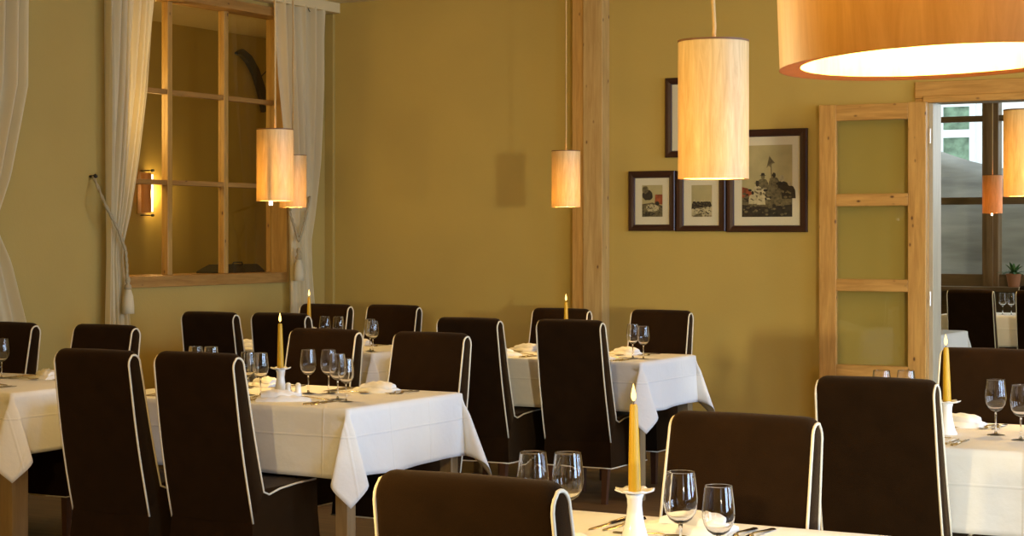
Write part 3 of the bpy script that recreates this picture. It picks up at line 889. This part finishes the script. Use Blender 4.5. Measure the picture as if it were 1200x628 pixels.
# ------------------------------------------------------------------ pictures
def poly(bm, pts, y, mi):
    vs = [bm.verts.new((p[0], y, p[1])) for p in pts]
    f = bm.faces.new(vs); f.material_index = mi
def blob(bm, cx, cz, rx, rz, y, mi, n=14, seed=0):
    r = random.Random(seed)
    poly(bm, [(cx + rx * math.cos(2 * PI * k / n) * r.uniform(.88, 1.1), cz + rz * math.sin(2 * PI * k / n) * r.uniform(.88, 1.1)) for k in range(n)], y, mi)
PM = [simple('print_sky', (.50, .43, .20), .7, var=.12, vscale=9), simple('print_dark', (.03, .022, .012), .7, var=.5, vscale=40),
      simple('print_mid', (.16, .13, .06), .7, var=.5, vscale=60), simple('print_light', (.55, .48, .27), .7, var=.25, vscale=50),
      simple('print_red', (.30, .07, .02), .7, var=.5, vscale=30)]
def picture(x0, x1, z0, z1, fw, m, p, label, draw):
    """m: mount opening (x0,x1,z0,z1), p: print rectangle, in wall coordinates"""
    cx, cz = (x0 + x1) / 2, (z0 + z1) / 2
    t = thing('framed_photograph', label, 'picture', (cx, YB, cz), 0, 'dark framed old photographs')
    L = lambda q: (q[0] - cx, q[1] - cx, q[2] - cz, q[3] - cz)
    a = L((x0, x1, z0, z1)); b_ = L(m); c = L(p)
    bm = bmesh.new(); rows = []
    for inn, y in ((0, 0), (0, -.022), (.006, -.028), (.5, -.026), (.9, -.020), (1, -.012), (1, 0)):
        u = inn if inn <= 1 else 1
        if inn == .006: u = .12
        q = [a[i] + (b_[i] - a[i]) * u for i in range(4)]
        rows.append([(q[0], y, q[2]), (q[1], y, q[2]), (q[1], y, q[3]), (q[0], y, q[3])])
    grid(bm, rows, closed=True)
    obj('frame', bm, M['frame'], t)
    obj('mount', B((b_[0] - .004, -.008, b_[2] - .004), (b_[1] + .004, -.002, b_[3] + .004)), M['mat'], t)
    bm = bmesh.new()
    poly(bm, [(c[0], c[2]), (c[1], c[2]), (c[1], c[3]), (c[0], c[3])], -.0084, 0)
    draw(bm, c)
    speckle(bm, c, int(x0 * -1000))
    obj('photograph', bm, PM, t)
    obj('glass', B((b_[0] - .003, -.0125, b_[2] - .003), (b_[1] + .003, -.011, b_[3] + .003)), M['pglass'], t)
    return t
def speckle(bm, c, seed):
    r = random.Random(seed); w, h = c[1] - c[0], c[3] - c[2]
    for q in range(90):
        u, v = r.uniform(.04, .96), r.uniform(.02, .40) ** 1.0
        rr = w * r.uniform(.008, .028)
        blob(bm, c[0] + u * w, c[2] + v * h, rr * 1.6, rr, -.0105 - q * 2e-6, r.choice((1, 2, 2, 2, 1)), 7, q)
def person_shape(bm, x, z, s, mi, hat, y, seed):
    r = random.Random(seed)
    poly(bm, [(x - .5 * s, z - .9 * s), (x + .55 * s, z - .9 * s), (x + .5 * s, z - .2 * s), (x + .33 * s, z + .12 * s), (x + .1 * s, z + .2 * s), (x - .15 * s, z + .2 * s), (x - .38 * s, z + .1 * s), (x - .48 * s, z - .3 * s)], y, mi)
    blob(bm, x, z + .38 * s, .17 * s, .22 * s, y - .00015, 3 if mi == 1 else 1 if r.random() < .3 else 2, 10, seed)
    if hat: poly(bm, [(x - .32 * s, z + .47 * s), (x + .32 * s, z + .47 * s), (x + .17 * s, z + .53 * s), (x + .13 * s, z + .7 * s), (x - .13 * s, z + .7 * s), (x - .17 * s, z + .53 * s)], y - .0003, 1)
    poly(bm, [(x - .3 * s, z - .35 * s), (x + .1 * s, z - .55 * s), (x + .15 * s, z - .42 * s), (x - .25 * s, z - .2 * s)], y - .0002, 2)
def draw_big(bm, c):
    w, h = c[1] - c[0], c[3] - c[2]; X = lambda u: c[0] + u * w; Z = lambda v: c[2] + v * h
    e = -.0086
    poly(bm, [(X(0), Z(.28)), (X(.3), Z(.26)), (X(.6), Z(.3)), (X(1), Z(.3)), (X(1), Z(0)), (X(0), Z(0))], e, 1)
    poly(bm, [(X(0), Z(.28)), (X(.3), Z(.26)), (X(.6), Z(.3)), (X(1), Z(.3)), (X(1), Z(.17)), (X(.5), Z(.14)), (X(0), Z(.17))], e - .0001, 2)
    poly(bm, [(X(0), Z(.27)), (X(0), Z(.42)), (X(.12), Z(.4)), (X(.2), Z(.34)), (X(.24), Z(.27))], e - .0002, 4)
    poly(bm, [(X(.585), Z(.55)), (X(.6), Z(.55)), (X(.585), Z(.78)), (X(.572), Z(.78))], e - .0002, 1)
    poly(bm, [(X(.49), Z(.68)), (X(.55), Z(.85)), (X(.6), Z(.80)), (X(.66), Z(.75)), (X(.6), Z(.74)), (X(.58), Z(.69)), (X(.53), Z(.71))], e - .0003, 2)
    for i, (u, v, s, mi, hat) in enumerate([(.42, .5, .16, 2, 1), (.64, .52, .16, 2, 0), (.8, .45, .22, 1, 0), (.95, .4, .16, 1, 0), (.31, .4, .15, 3, 1), (.47, .37, .14, 3, 0), (.56, .38, .13, 2, 0), (.69, .36, .15, 2, 0), (.22, .29, .12, 3, 0), (.38, .28, .12, 3, 0)]):
        person_shape(bm, X(u), Z(v), w * s * 1.35, mi, hat, e - .0004 - i * .0004 * .6, i)
def draw_mid(bm, c):
    w, h = c[1] - c[0], c[3] - c[2]; X = lambda u: c[0] + u * w; Z = lambda v: c[2] + v * h; e = -.0086
    poly(bm, [(X(0), Z(.25)), (X(1), Z(.33)), (X(1), Z(0)), (X(0), Z(0))], e, 3)
    poly(bm, [(X(.05), Z(0)), (X(.55), Z(0)), (X(.5), Z(.08)), (X(.35), Z(.12)), (X(.2), Z(.07))], e - .0001, 2)
    poly(bm, [(X(0), Z(.25)), (X(1), Z(.33)), (X(.92), Z(.47)), (X(.5), Z(.42)), (X(.02), Z(.42))], e - .0002, 1)
    for i, (u, s) in enumerate([(.14, .2), (.33, .19), (.5, .16), (.64, .16), (.76, .17), (.88, .14)]):
        person_shape(bm, X(u), Z(.46), w * s, 1, 0, e - .0004 - i * .0003, 30 + i)
def draw_small(bm, c):
    w, h = c[1] - c[0], c[3] - c[2]; X = lambda u: c[0] + u * w; Z = lambda v: c[2] + v * h; e = -.0086
    poly(bm, [(X(0), Z(.4)), (X(.5), Z(.45)), (X(1), Z(.35)), (X(1), Z(0)), (X(0), Z(0))], e, 2)
    blob(bm, X(.27), Z(.68), w * .26, h * .17, e - .0002, 1, 16, 3); blob(bm, X(.16), Z(.85), w * .15, h * .12, e - .0003, 2, 12, 5)
    poly(bm, [(X(.62), Z(.42)), (X(1), Z(.38)), (X(1), Z(.7)), (X(.64), Z(.7))], e - .0002, 4)
    blob(bm, X(.5), Z(.28), w * .35, h * .12, e - .0003, 3, 14, 8); blob(bm, X(.74), Z(.42), w * .11, h * .07, e - .0004, 1, 10, 9)
    blob(bm, X(.35), Z(.08), w * .33, h * .05, e - .0004, 1, 12, 11)
picture(-5.436, -5.088, 1.487, 1.896, .04, (-5.391, -5.135, 1.531, 1.848), (-5.339, -5.186, 1.584, 1.80), 'small framed photograph, leftmost of three in the lower row', draw_small)
picture(-5.080, -4.720, 1.484, 1.892, .04, (-5.028, -4.773, 1.524, 1.845), (-4.972, -4.823, 1.582, 1.795), 'small framed photograph of a seated row, middle of the lower row', draw_mid)
picture(-4.712, -4.149, 1.478, 2.157, .05, (-4.663, -4.202, 1.523, 2.108), (-4.608, -4.255, 1.579, 2.052), 'largest framed photograph, a seated group around a pole', draw_big)
picture(-5.161, -4.78, 1.985, 2.523, .04, (-5.115, -4.826, 2.03, 2.478), (-5.06, -4.88, 2.09, 2.42), 'upper framed photograph, mostly hidden behind the large hanging lamp', draw_mid)

# ------------------------------------------------------------------ curtains
def curtain(levels, x0, name_label, n=7, seed=0, amp=.04):
    """levels: (z, yleft, yright); hangs in pleats against the left wall"""
    rnd = random.Random(seed); cols = 90
    def at(z):
        L = levels
        for (za, a, b_), (zb, c, d) in zip(L, L[1:]):
            if zb <= z <= za:
                t = (za - z) / (za - zb); return a + (c - a) * t, b_ + (d - b_) * t
        return L[-1][1], L[-1][2]
    ph = [rnd.uniform(0, 6) for _ in range(3)]
    rows = []; nz = 60
    for i in range(nz + 1):
        z = levels[0][0] + (levels[-1][0] - levels[0][0]) * i / nz
        a, b_ = at(z); row = []
        w0 = levels[0][2] - levels[0][1]; sq = (b_ - a) / w0
        for k in range(cols + 1):
            u = k / cols
            A = amp * (.45 + .75 * sq)
            xx = x0 + A * math.sin(u * n * 2 * PI + ph[0] + .5 * math.sin(z * 1.3)) + .35 * A * math.sin(u * n * 4.7 * PI + ph[1] + z) 
            uu = u + .018 * math.sin(u * n * 2 * PI + ph[2])
            row.append((xx, a + (b_ - a) * min(1, max(0, uu)), z))
        rows.append(row)
    bm = bmesh.new(); grid(bm, rows)
    o = obj('curtain', bm, M['curtain'], None, True)
    tag(o, name_label, 'curtain', 'sheer white curtains')
    return o
CX = XL + .085
curtain([(3.12, 8.86, 9.33), (2.4, 8.865, 9.235), (1.95, 8.865, 9.145), (1.6, 8.865, 9.06), (1.42, 8.87, 9.00), (1.3, 8.87, 8.99), (.9, 8.86, 9.05), (.03, 8.86, 9.14)], CX, 'white curtain tied back, left side of the interior window', 7, 1)
curtain([(3.14, 10.64, 11.28), (2.6, 10.68, 11.26), (2.0, 10.76, 11.2), (1.6, 10.80, 11.12), (1.42, 10.815, 11.07), (1.2, 10.82, 11.08), (.8, 10.82, 11.13), (.03, 10.82, 11.2)], CX, 'white curtain tied back in the far corner', 5, 2, .032)
curtain([(3.12, 7.55, 8.16), (2.35, 7.55, 8.13), (1.8, 7.50, 7.98), (1.52, 7.50, 7.86), (1.3, 7.50, 7.98), (.9, 7.57, 8.11), (.03, 7.57, 8.15)], CX, 'white curtain at the left edge of the picture', 5, 3)

def rope(pts, tassel, label, hook):
    t = thing('curtain_tieback', label, 'tieback', hook, 0, 'corded curtain tiebacks')
    q = lambda p: (p[0] - hook[0], p[1] - hook[1], p[2] - hook[2])
    P = [Vector(q(p)) for p in pts]; dn = []
    for a, b_ in zip(P, P[1:]):
        for k in range(10): dn.append(a.lerp(b_, k / 10))
    dn.append(P[-1])
    bm = bmesh.new()
    for s in (0, PI):
        tube(bm, [(p.x, p.y + .006 * math.cos(i * .9 + s), p.z + .006 * math.sin(i * .9 + s)) for i, p in enumerate(dn)], .0075, 6)
    obj('cord', bm, M['rope'], t, True)
    bm = bmesh.new(); tube(bm, [(-.09, 0, 0), (.0, 0, 0), (.02, 0, .01)], .008, 8); lathe(bm, [(0, -.012), (.012, -.006), (.012, .006), (0, .012)], 10, .02, 0)
    obj('hook', bm, M['black'], t, True)
    tx, ty, tz = q(tassel)
    bm = bmesh.new()
    lathe(bm, [(0, tz + .10), (.012, tz + .095), (.018, tz + .07), (.010, tz + .05), (.020, tz + .04), (.026, tz + .02), (.010, tz + .005), (0, tz)], 16, tx, ty)
    obj('tassel_knot', bm, M['rope'], t, True)
    bm = bmesh.new(); seg = 48; rows = []
    for z, r in ((tz + .012, .018), (tz - .03, .030), (tz - .09, .036), (tz - .14, .037)):
        rows.append([(tx + (r + .0035 * (k % 2)) * math.cos(2 * PI * k / seg), ty + (r + .0035 * (k % 2)) * math.sin(2 * PI * k / seg), z) for k in range(seg)])
    V = grid(bm, rows, closed=True); bm.faces.new(V[0]); bm.faces.new(V[-1])
    obj('tassel_fringe', bm, M['tassel'], t, True)
M['tassel'] = simple('pale_tassel_fringe', (.66, .58, .38), .9, bump=.5, bscale=160)
RX = CX + .075
rope([(XL + .03, 8.80, 1.828), (RX, 8.766, 1.647), (RX + .005, 8.885, 1.488), (RX, 8.955, 1.36), (RX, 8.968, 1.25), (RX, 8.97, 1.16)], (RX, 8.975, 1.10), 'corded tieback with tassel on the curtain left of the window', (XL + .03, 8.80, 1.828))
rope([(XL + .03, 10.90, 1.69), (RX - .01, 10.72, 1.62), (RX, 10.77, 1.51), (RX, 10.812, 1.42), (RX, 10.86, 1.49), (RX - .01, 10.92, 1.60), (RX - .05, 11.02, 1.74)], (RX, 10.815, 1.27), 'corded tieback with pale tassel on the far corner curtain', (XL + .03, 10.90, 1.69))
rope([(XL + .03, 7.6, 1.9), (RX, 7.65, 1.72), (RX, 7.76, 1.60), (RX, 7.85, 1.52)], (RX - .02, 7.80, 1.37), 'corded tieback on the curtain at the left edge', (XL + .03, 7.6, 1.9))
t = thing('curtain_rail', 'short dark curtain rail with rings at the top of the corner curtain', 'curtain rail', (XL + .085, 11.0, 3.16))
bm = bmesh.new(); tube(bm, [(0, -2.2, 0), (0, .17, 0)], .009, 10); obj('rail', bm, M['black'], t, True)
bm = bmesh.new(); tube(bm, [(0, .06 + .02 * math.cos(a), -.028 + .028 * math.sin(a)) for a in [2 * PI * k / 16 for k in range(16)]], .003, 6, close=True); obj('ring', bm, M['black'], t, True)
bm = bmesh.new(); tube(bm, [(0, .0, 0), (0, .0, .04)], .006, 8); obj('bracket', bm, M['black'], t, True)

# ------------------------------------------------------------------ behind the interior window
t = thing('wall_sconce', 'glowing wall sconce in the room behind the interior window', 'wall lamp', (XL - 1.85, 11.44, 1.80))
obj('back_plate', B((0, -.05, -.17), (.012, .05, .17), .003), M['pine_w'], t)
bm = bmesh.new()
rows = [[(.08 * math.sin(a) * 1.0 + .02, -.055 * math.cos(a), z) for a in [PI * (.12 + .76 * k / 14) for k in range(15)]] for z in (-.16, .16)]
grid(bm, rows); so = obj('shade', bm, M['shade_dark'], t, True)
bm = bmesh.new(); tube(bm, [(.05, .075, -.15), (.05, .075, .15)], .014, 10); obj('light_tube', bm, M['tube'], t, True)
bm = bmesh.new()
for z in (-.18, .18): lathe(bm, [(0, z - .012), (.015, z - .008), (.015, z + .008), (0, z + .012)], 12, .10, .03); tube(bm, [(.0, .0, z), (.10, .03, z)], .005, 6)
obj('bracket', bm, M['black'], t, True)
L = bpy.data.lights.new('sconce_light', 'POINT'); L.energy = 10; L.color = (1, .68, .25); L.shadow_soft_size = .03
o = bpy.data.objects.new('sconce_light', L); COL.objects.link(o); o.parent = t; o.location = (.06, .105, 0)
# floor lamp added unseen left of the camera, placed from the wall shadows
t = thing('added_floor_lamp', 'added floor lamp left of the viewpoint, an unseen light source', 'lamp', (-2.65, 1.9, 0))
obj('base', lathe(bmesh.new(), [(0, 0), (.15, 0), (.15, .015), (.02, .025), (0, .025)], 32), M['black'], t, True, 40)
bm = bmesh.new(); tube(bm, [(0, 0, .02), (0, 0, 1.40)], .011, 10); obj('pole', bm, M['black'], t, True)
obj('socket', lathe(bmesh.new(), [(0, 1.39), (.02, 1.39), (.02, 1.44), (0, 1.44)], 16), M['kick'], t, True, 40)
obj('globe', lathe(bmesh.new(), [(.02, 1.44)] + [(.05 * math.sin(PI * q / 12), 1.49 - .05 * math.cos(PI * q / 12)) for q in range(2, 12)] + [(0, 1.54)], 20), M['pane'], t, True)
L = bpy.data.lights.new('added_lamp_light', 'POINT'); L.energy = 165; L.color = (1, .72, .34); L.shadow_soft_size = .04
o = bpy.data.objects.new('added_lamp_light', L); COL.objects.link(o); o.parent = t; o.location = (0, 0, 1.49)
# curved dark object hanging behind the glass
bm = bmesh.new(); rows = []
KP = [(12.65, 3.03, .012), (12.72, 3.04, .05), (12.82, 2.99, .062), (12.915, 2.89, .066), (12.985, 2.765, .068), (13.035, 2.65, .068), (13.06, 2.55, .066)]
for i in range(len(KP)):
    a_, b_ = KP[max(i - 1, 0)], KP[min(i + 1, len(KP) - 1)]
    d = Vector((b_[0] - a_[0], b_[1] - a_[1])).normalized(); nn = Vector((-d.y, d.x)) * KP[i][2] / 1.6
    y, z = KP[i][0], KP[i][1]
    rows.append([(XL - 1.82 + dx, y + q * nn.x, z + q * nn.y) for q, dx in ((1, -.02), (1, .02), (-1, .02), (-1, -.02))])
V = grid(bm, rows, closed=True); bm.faces.new(V[0]); bm.faces.new(V[-1])
hb = thing('curved_wall_ornament', 'dark curved blade-like ornament seen through the upper right window panes', 'ornament', (0, 0, 0))
obj('blade', bm, M['black'], hb)
bm = bmesh.new(); tube(bm, [(XL - 1.846, 13.0, 2.86), (XL - 1.83, 13.02, 2.86), (XL - 1.83, 13.12, 2.93)], .005, 8); obj('wall_hook', bm, M['black'], hb)
# low black case on the sill behind the glass
bm = bmesh.new(); rows = []
for z, iy, ix in ((0, 0, 0), (.012, 0, 0), (.055, .07, .04), (.062, .08, .05)):
    rows.append([(-.10 + ix, -.27 + iy, z), (.10 - ix, -.27 + iy, z), (.10 - ix, .27 - iy * .3, z), (-.10 + ix, .27 - iy * .3, z)])
V = grid(bm, rows, closed=True); bm.faces.new(V[0]); bm.faces.new(V[-1])
lt = thing('black_case', 'low black case lying on the ledge behind the interior window', 'case', (XL - .30, 10.48, WZ0 + .08))
obj('body', bm, M['black'], lt)
bm = bmesh.new(); tube(bm, [(.06, -.06, .055), (.06, -.05, .075), (.06, .05, .075), (.06, .06, .055)], .006, 6); obj('handle', bm, M['black'], lt, True)
lt.location = (XL - .30, 10.62, WZ0 + .072)
struct(obj('trim_5', B((XL - .45, WY0, WZ0 - .03), (XL - .162, WY1, WZ0 + .072), .003), M['pine_y']), 'wooden ledge behind the interior window')

# plant on the far ledge
t = thing('potted_plant', 'small green potted plant on the ledge in the next room', 'plant', (-4.28, NY - .17, .975))
obj('pot', lathe(bmesh.new(), [(0, 0), (.05, 0), (.068, .11), (.073, .11), (.073, .125), (.06, .125), (0, .115)], 24), M['terracotta'], t, True, 40)
bm = bmesh.new(); rnd = random.Random(4)
for k in range(34):
    a = rnd.uniform(0, 2 * PI); e = rnd.uniform(.3, 1.3); Ln = rnd.uniform(.10, .19)
    p0 = Vector((0, 0, .12)); d = Vector((math.cos(a) * math.cos(e), math.sin(a) * math.cos(e), math.sin(e))); sd = Vector((-math.sin(a), math.cos(a), 0))
    rows = []
    for q in range(6):
        u = q / 5; p = p0 + d * Ln * u + Vector((0, 0, -.06 * u * u)); w = .016 * math.sin(PI * (.08 + .88 * u))
        rows.append([tuple(p - sd * w), tuple(p + Vector((0, 0, .003))), tuple(p + sd * w)])
    grid(bm, rows)
obj('leaves', bm, M['green'], t, True)

# ------------------------------------------------------------------ light
def area(name, loc, target, sx, sy, e, col, spread=PI):
    L = bpy.data.lights.new(name, 'AREA'); L.shape = 'RECTANGLE'; L.size = sx; L.size_y = sy; L.energy = e; L.color = col; L.spread = spread
    o = bpy.data.objects.new(name, L); COL.objects.link(o); o.location = loc
    o.rotation_euler = (Vector(target) - Vector(loc)).to_track_quat('-Z', 'Y').to_euler(); return o
for k, (a, b_) in enumerate(RW):
    y = (a + b_) / 2
    if k == 0: area('daylight_low_window', (XR + .16, y, 1.40), (-3.3, 11.4, .75), .24, .28, 36, (1, .93, .68), math.radians(40))
    else: area('daylight_window', (XR + .16, y, 1.6), (-3, y + .3, -.3), 1.7, 2.0, 104, (.48, .69, 1), math.radians(125))
area('daylight_conservatory', (-1.5, 17.2, 2.4), (-3.5, 14, .9), 2.5, 1.2, 50, (.85, .93, 1))
for x, y, e in ((-6.3, 4.5, 14), (-3.2, 3.6, 14), (-3.2, 8.6, 14), (.6, 6.5, 20), (.4, 1.5, 14), (1.2, 9.8, 20)):     # unseen ceiling lights added for warm ambient light
    t = thing('added_ceiling_light', 'added warm fill light on the ceiling, out of the picture', 'lamp', (x, y, ZC), 0, 'added ceiling fill lights')
    obj('ring', lathe(bmesh.new(), [(.05, 0), (.065, -.006), (.07, 0), (.07, .004), (.05, .004)], 32, closed=True), M['whiteframe'], t, True, 40)
    L = bpy.data.lights.new('added_fill_light', 'POINT'); L.energy = e * 1.8; L.color = (1, .56, .13); L.shadow_soft_size = .12
    o = bpy.data.objects.new('added_fill_light', L); COL.objects.link(o); o.parent = t; o.location = (0, 0, -.14)
L = bpy.data.lights.new('side_room_light', 'POINT'); L.energy = 42; L.color = (1, .72, .28); L.shadow_soft_size = .3  # unseen light added to brighten this room and backlight the curtain
o = bpy.data.objects.new('side_room_light', L); COL.objects.link(o); o.location = (XL - .50, 9.2, 2.3)

wd = bpy.data.worlds.new('sky'); sc.world = wd; wd.use_nodes = True
bg = wd.node_tree.nodes['Background']; bg.inputs[0].default_value = (.80, .90, 1, 1); bg.inputs[1].default_value = 2.4

# ------------------------------------------------------------------ camera
cam = bpy.data.cameras.new('camera'); co = bpy.data.objects.new('camera', cam); COL.objects.link(co)
co.location = (0, 0, 1.45); co.rotation_euler = (PI / 2, 0, math.radians(29.168))
cam.sensor_width = 36; cam.lens = 2150 / 1200 * 36; cam.shift_y = -37 / 1200; cam.clip_start = .05; cam.clip_end = 100
sc.camera = co
cy = sc.cycles
cy.max_bounces = 10; cy.diffuse_bounces = 4; cy.glossy_bounces = 4; cy.transmission_bounces = 10; cy.transparent_max_bounces = 12
cy.caustics_reflective = False; cy.caustics_refractive = False; cy.sample_clamp_indirect = 4; cy.blur_glossy = .5
cy.use_denoising = True; cy.use_light_tree = True
vs = sc.view_settings; vs.view_transform = 'Standard'; vs.look = 'None'; vs.exposure = 0; vs.gamma = 1; vs.use_curve_mapping = False
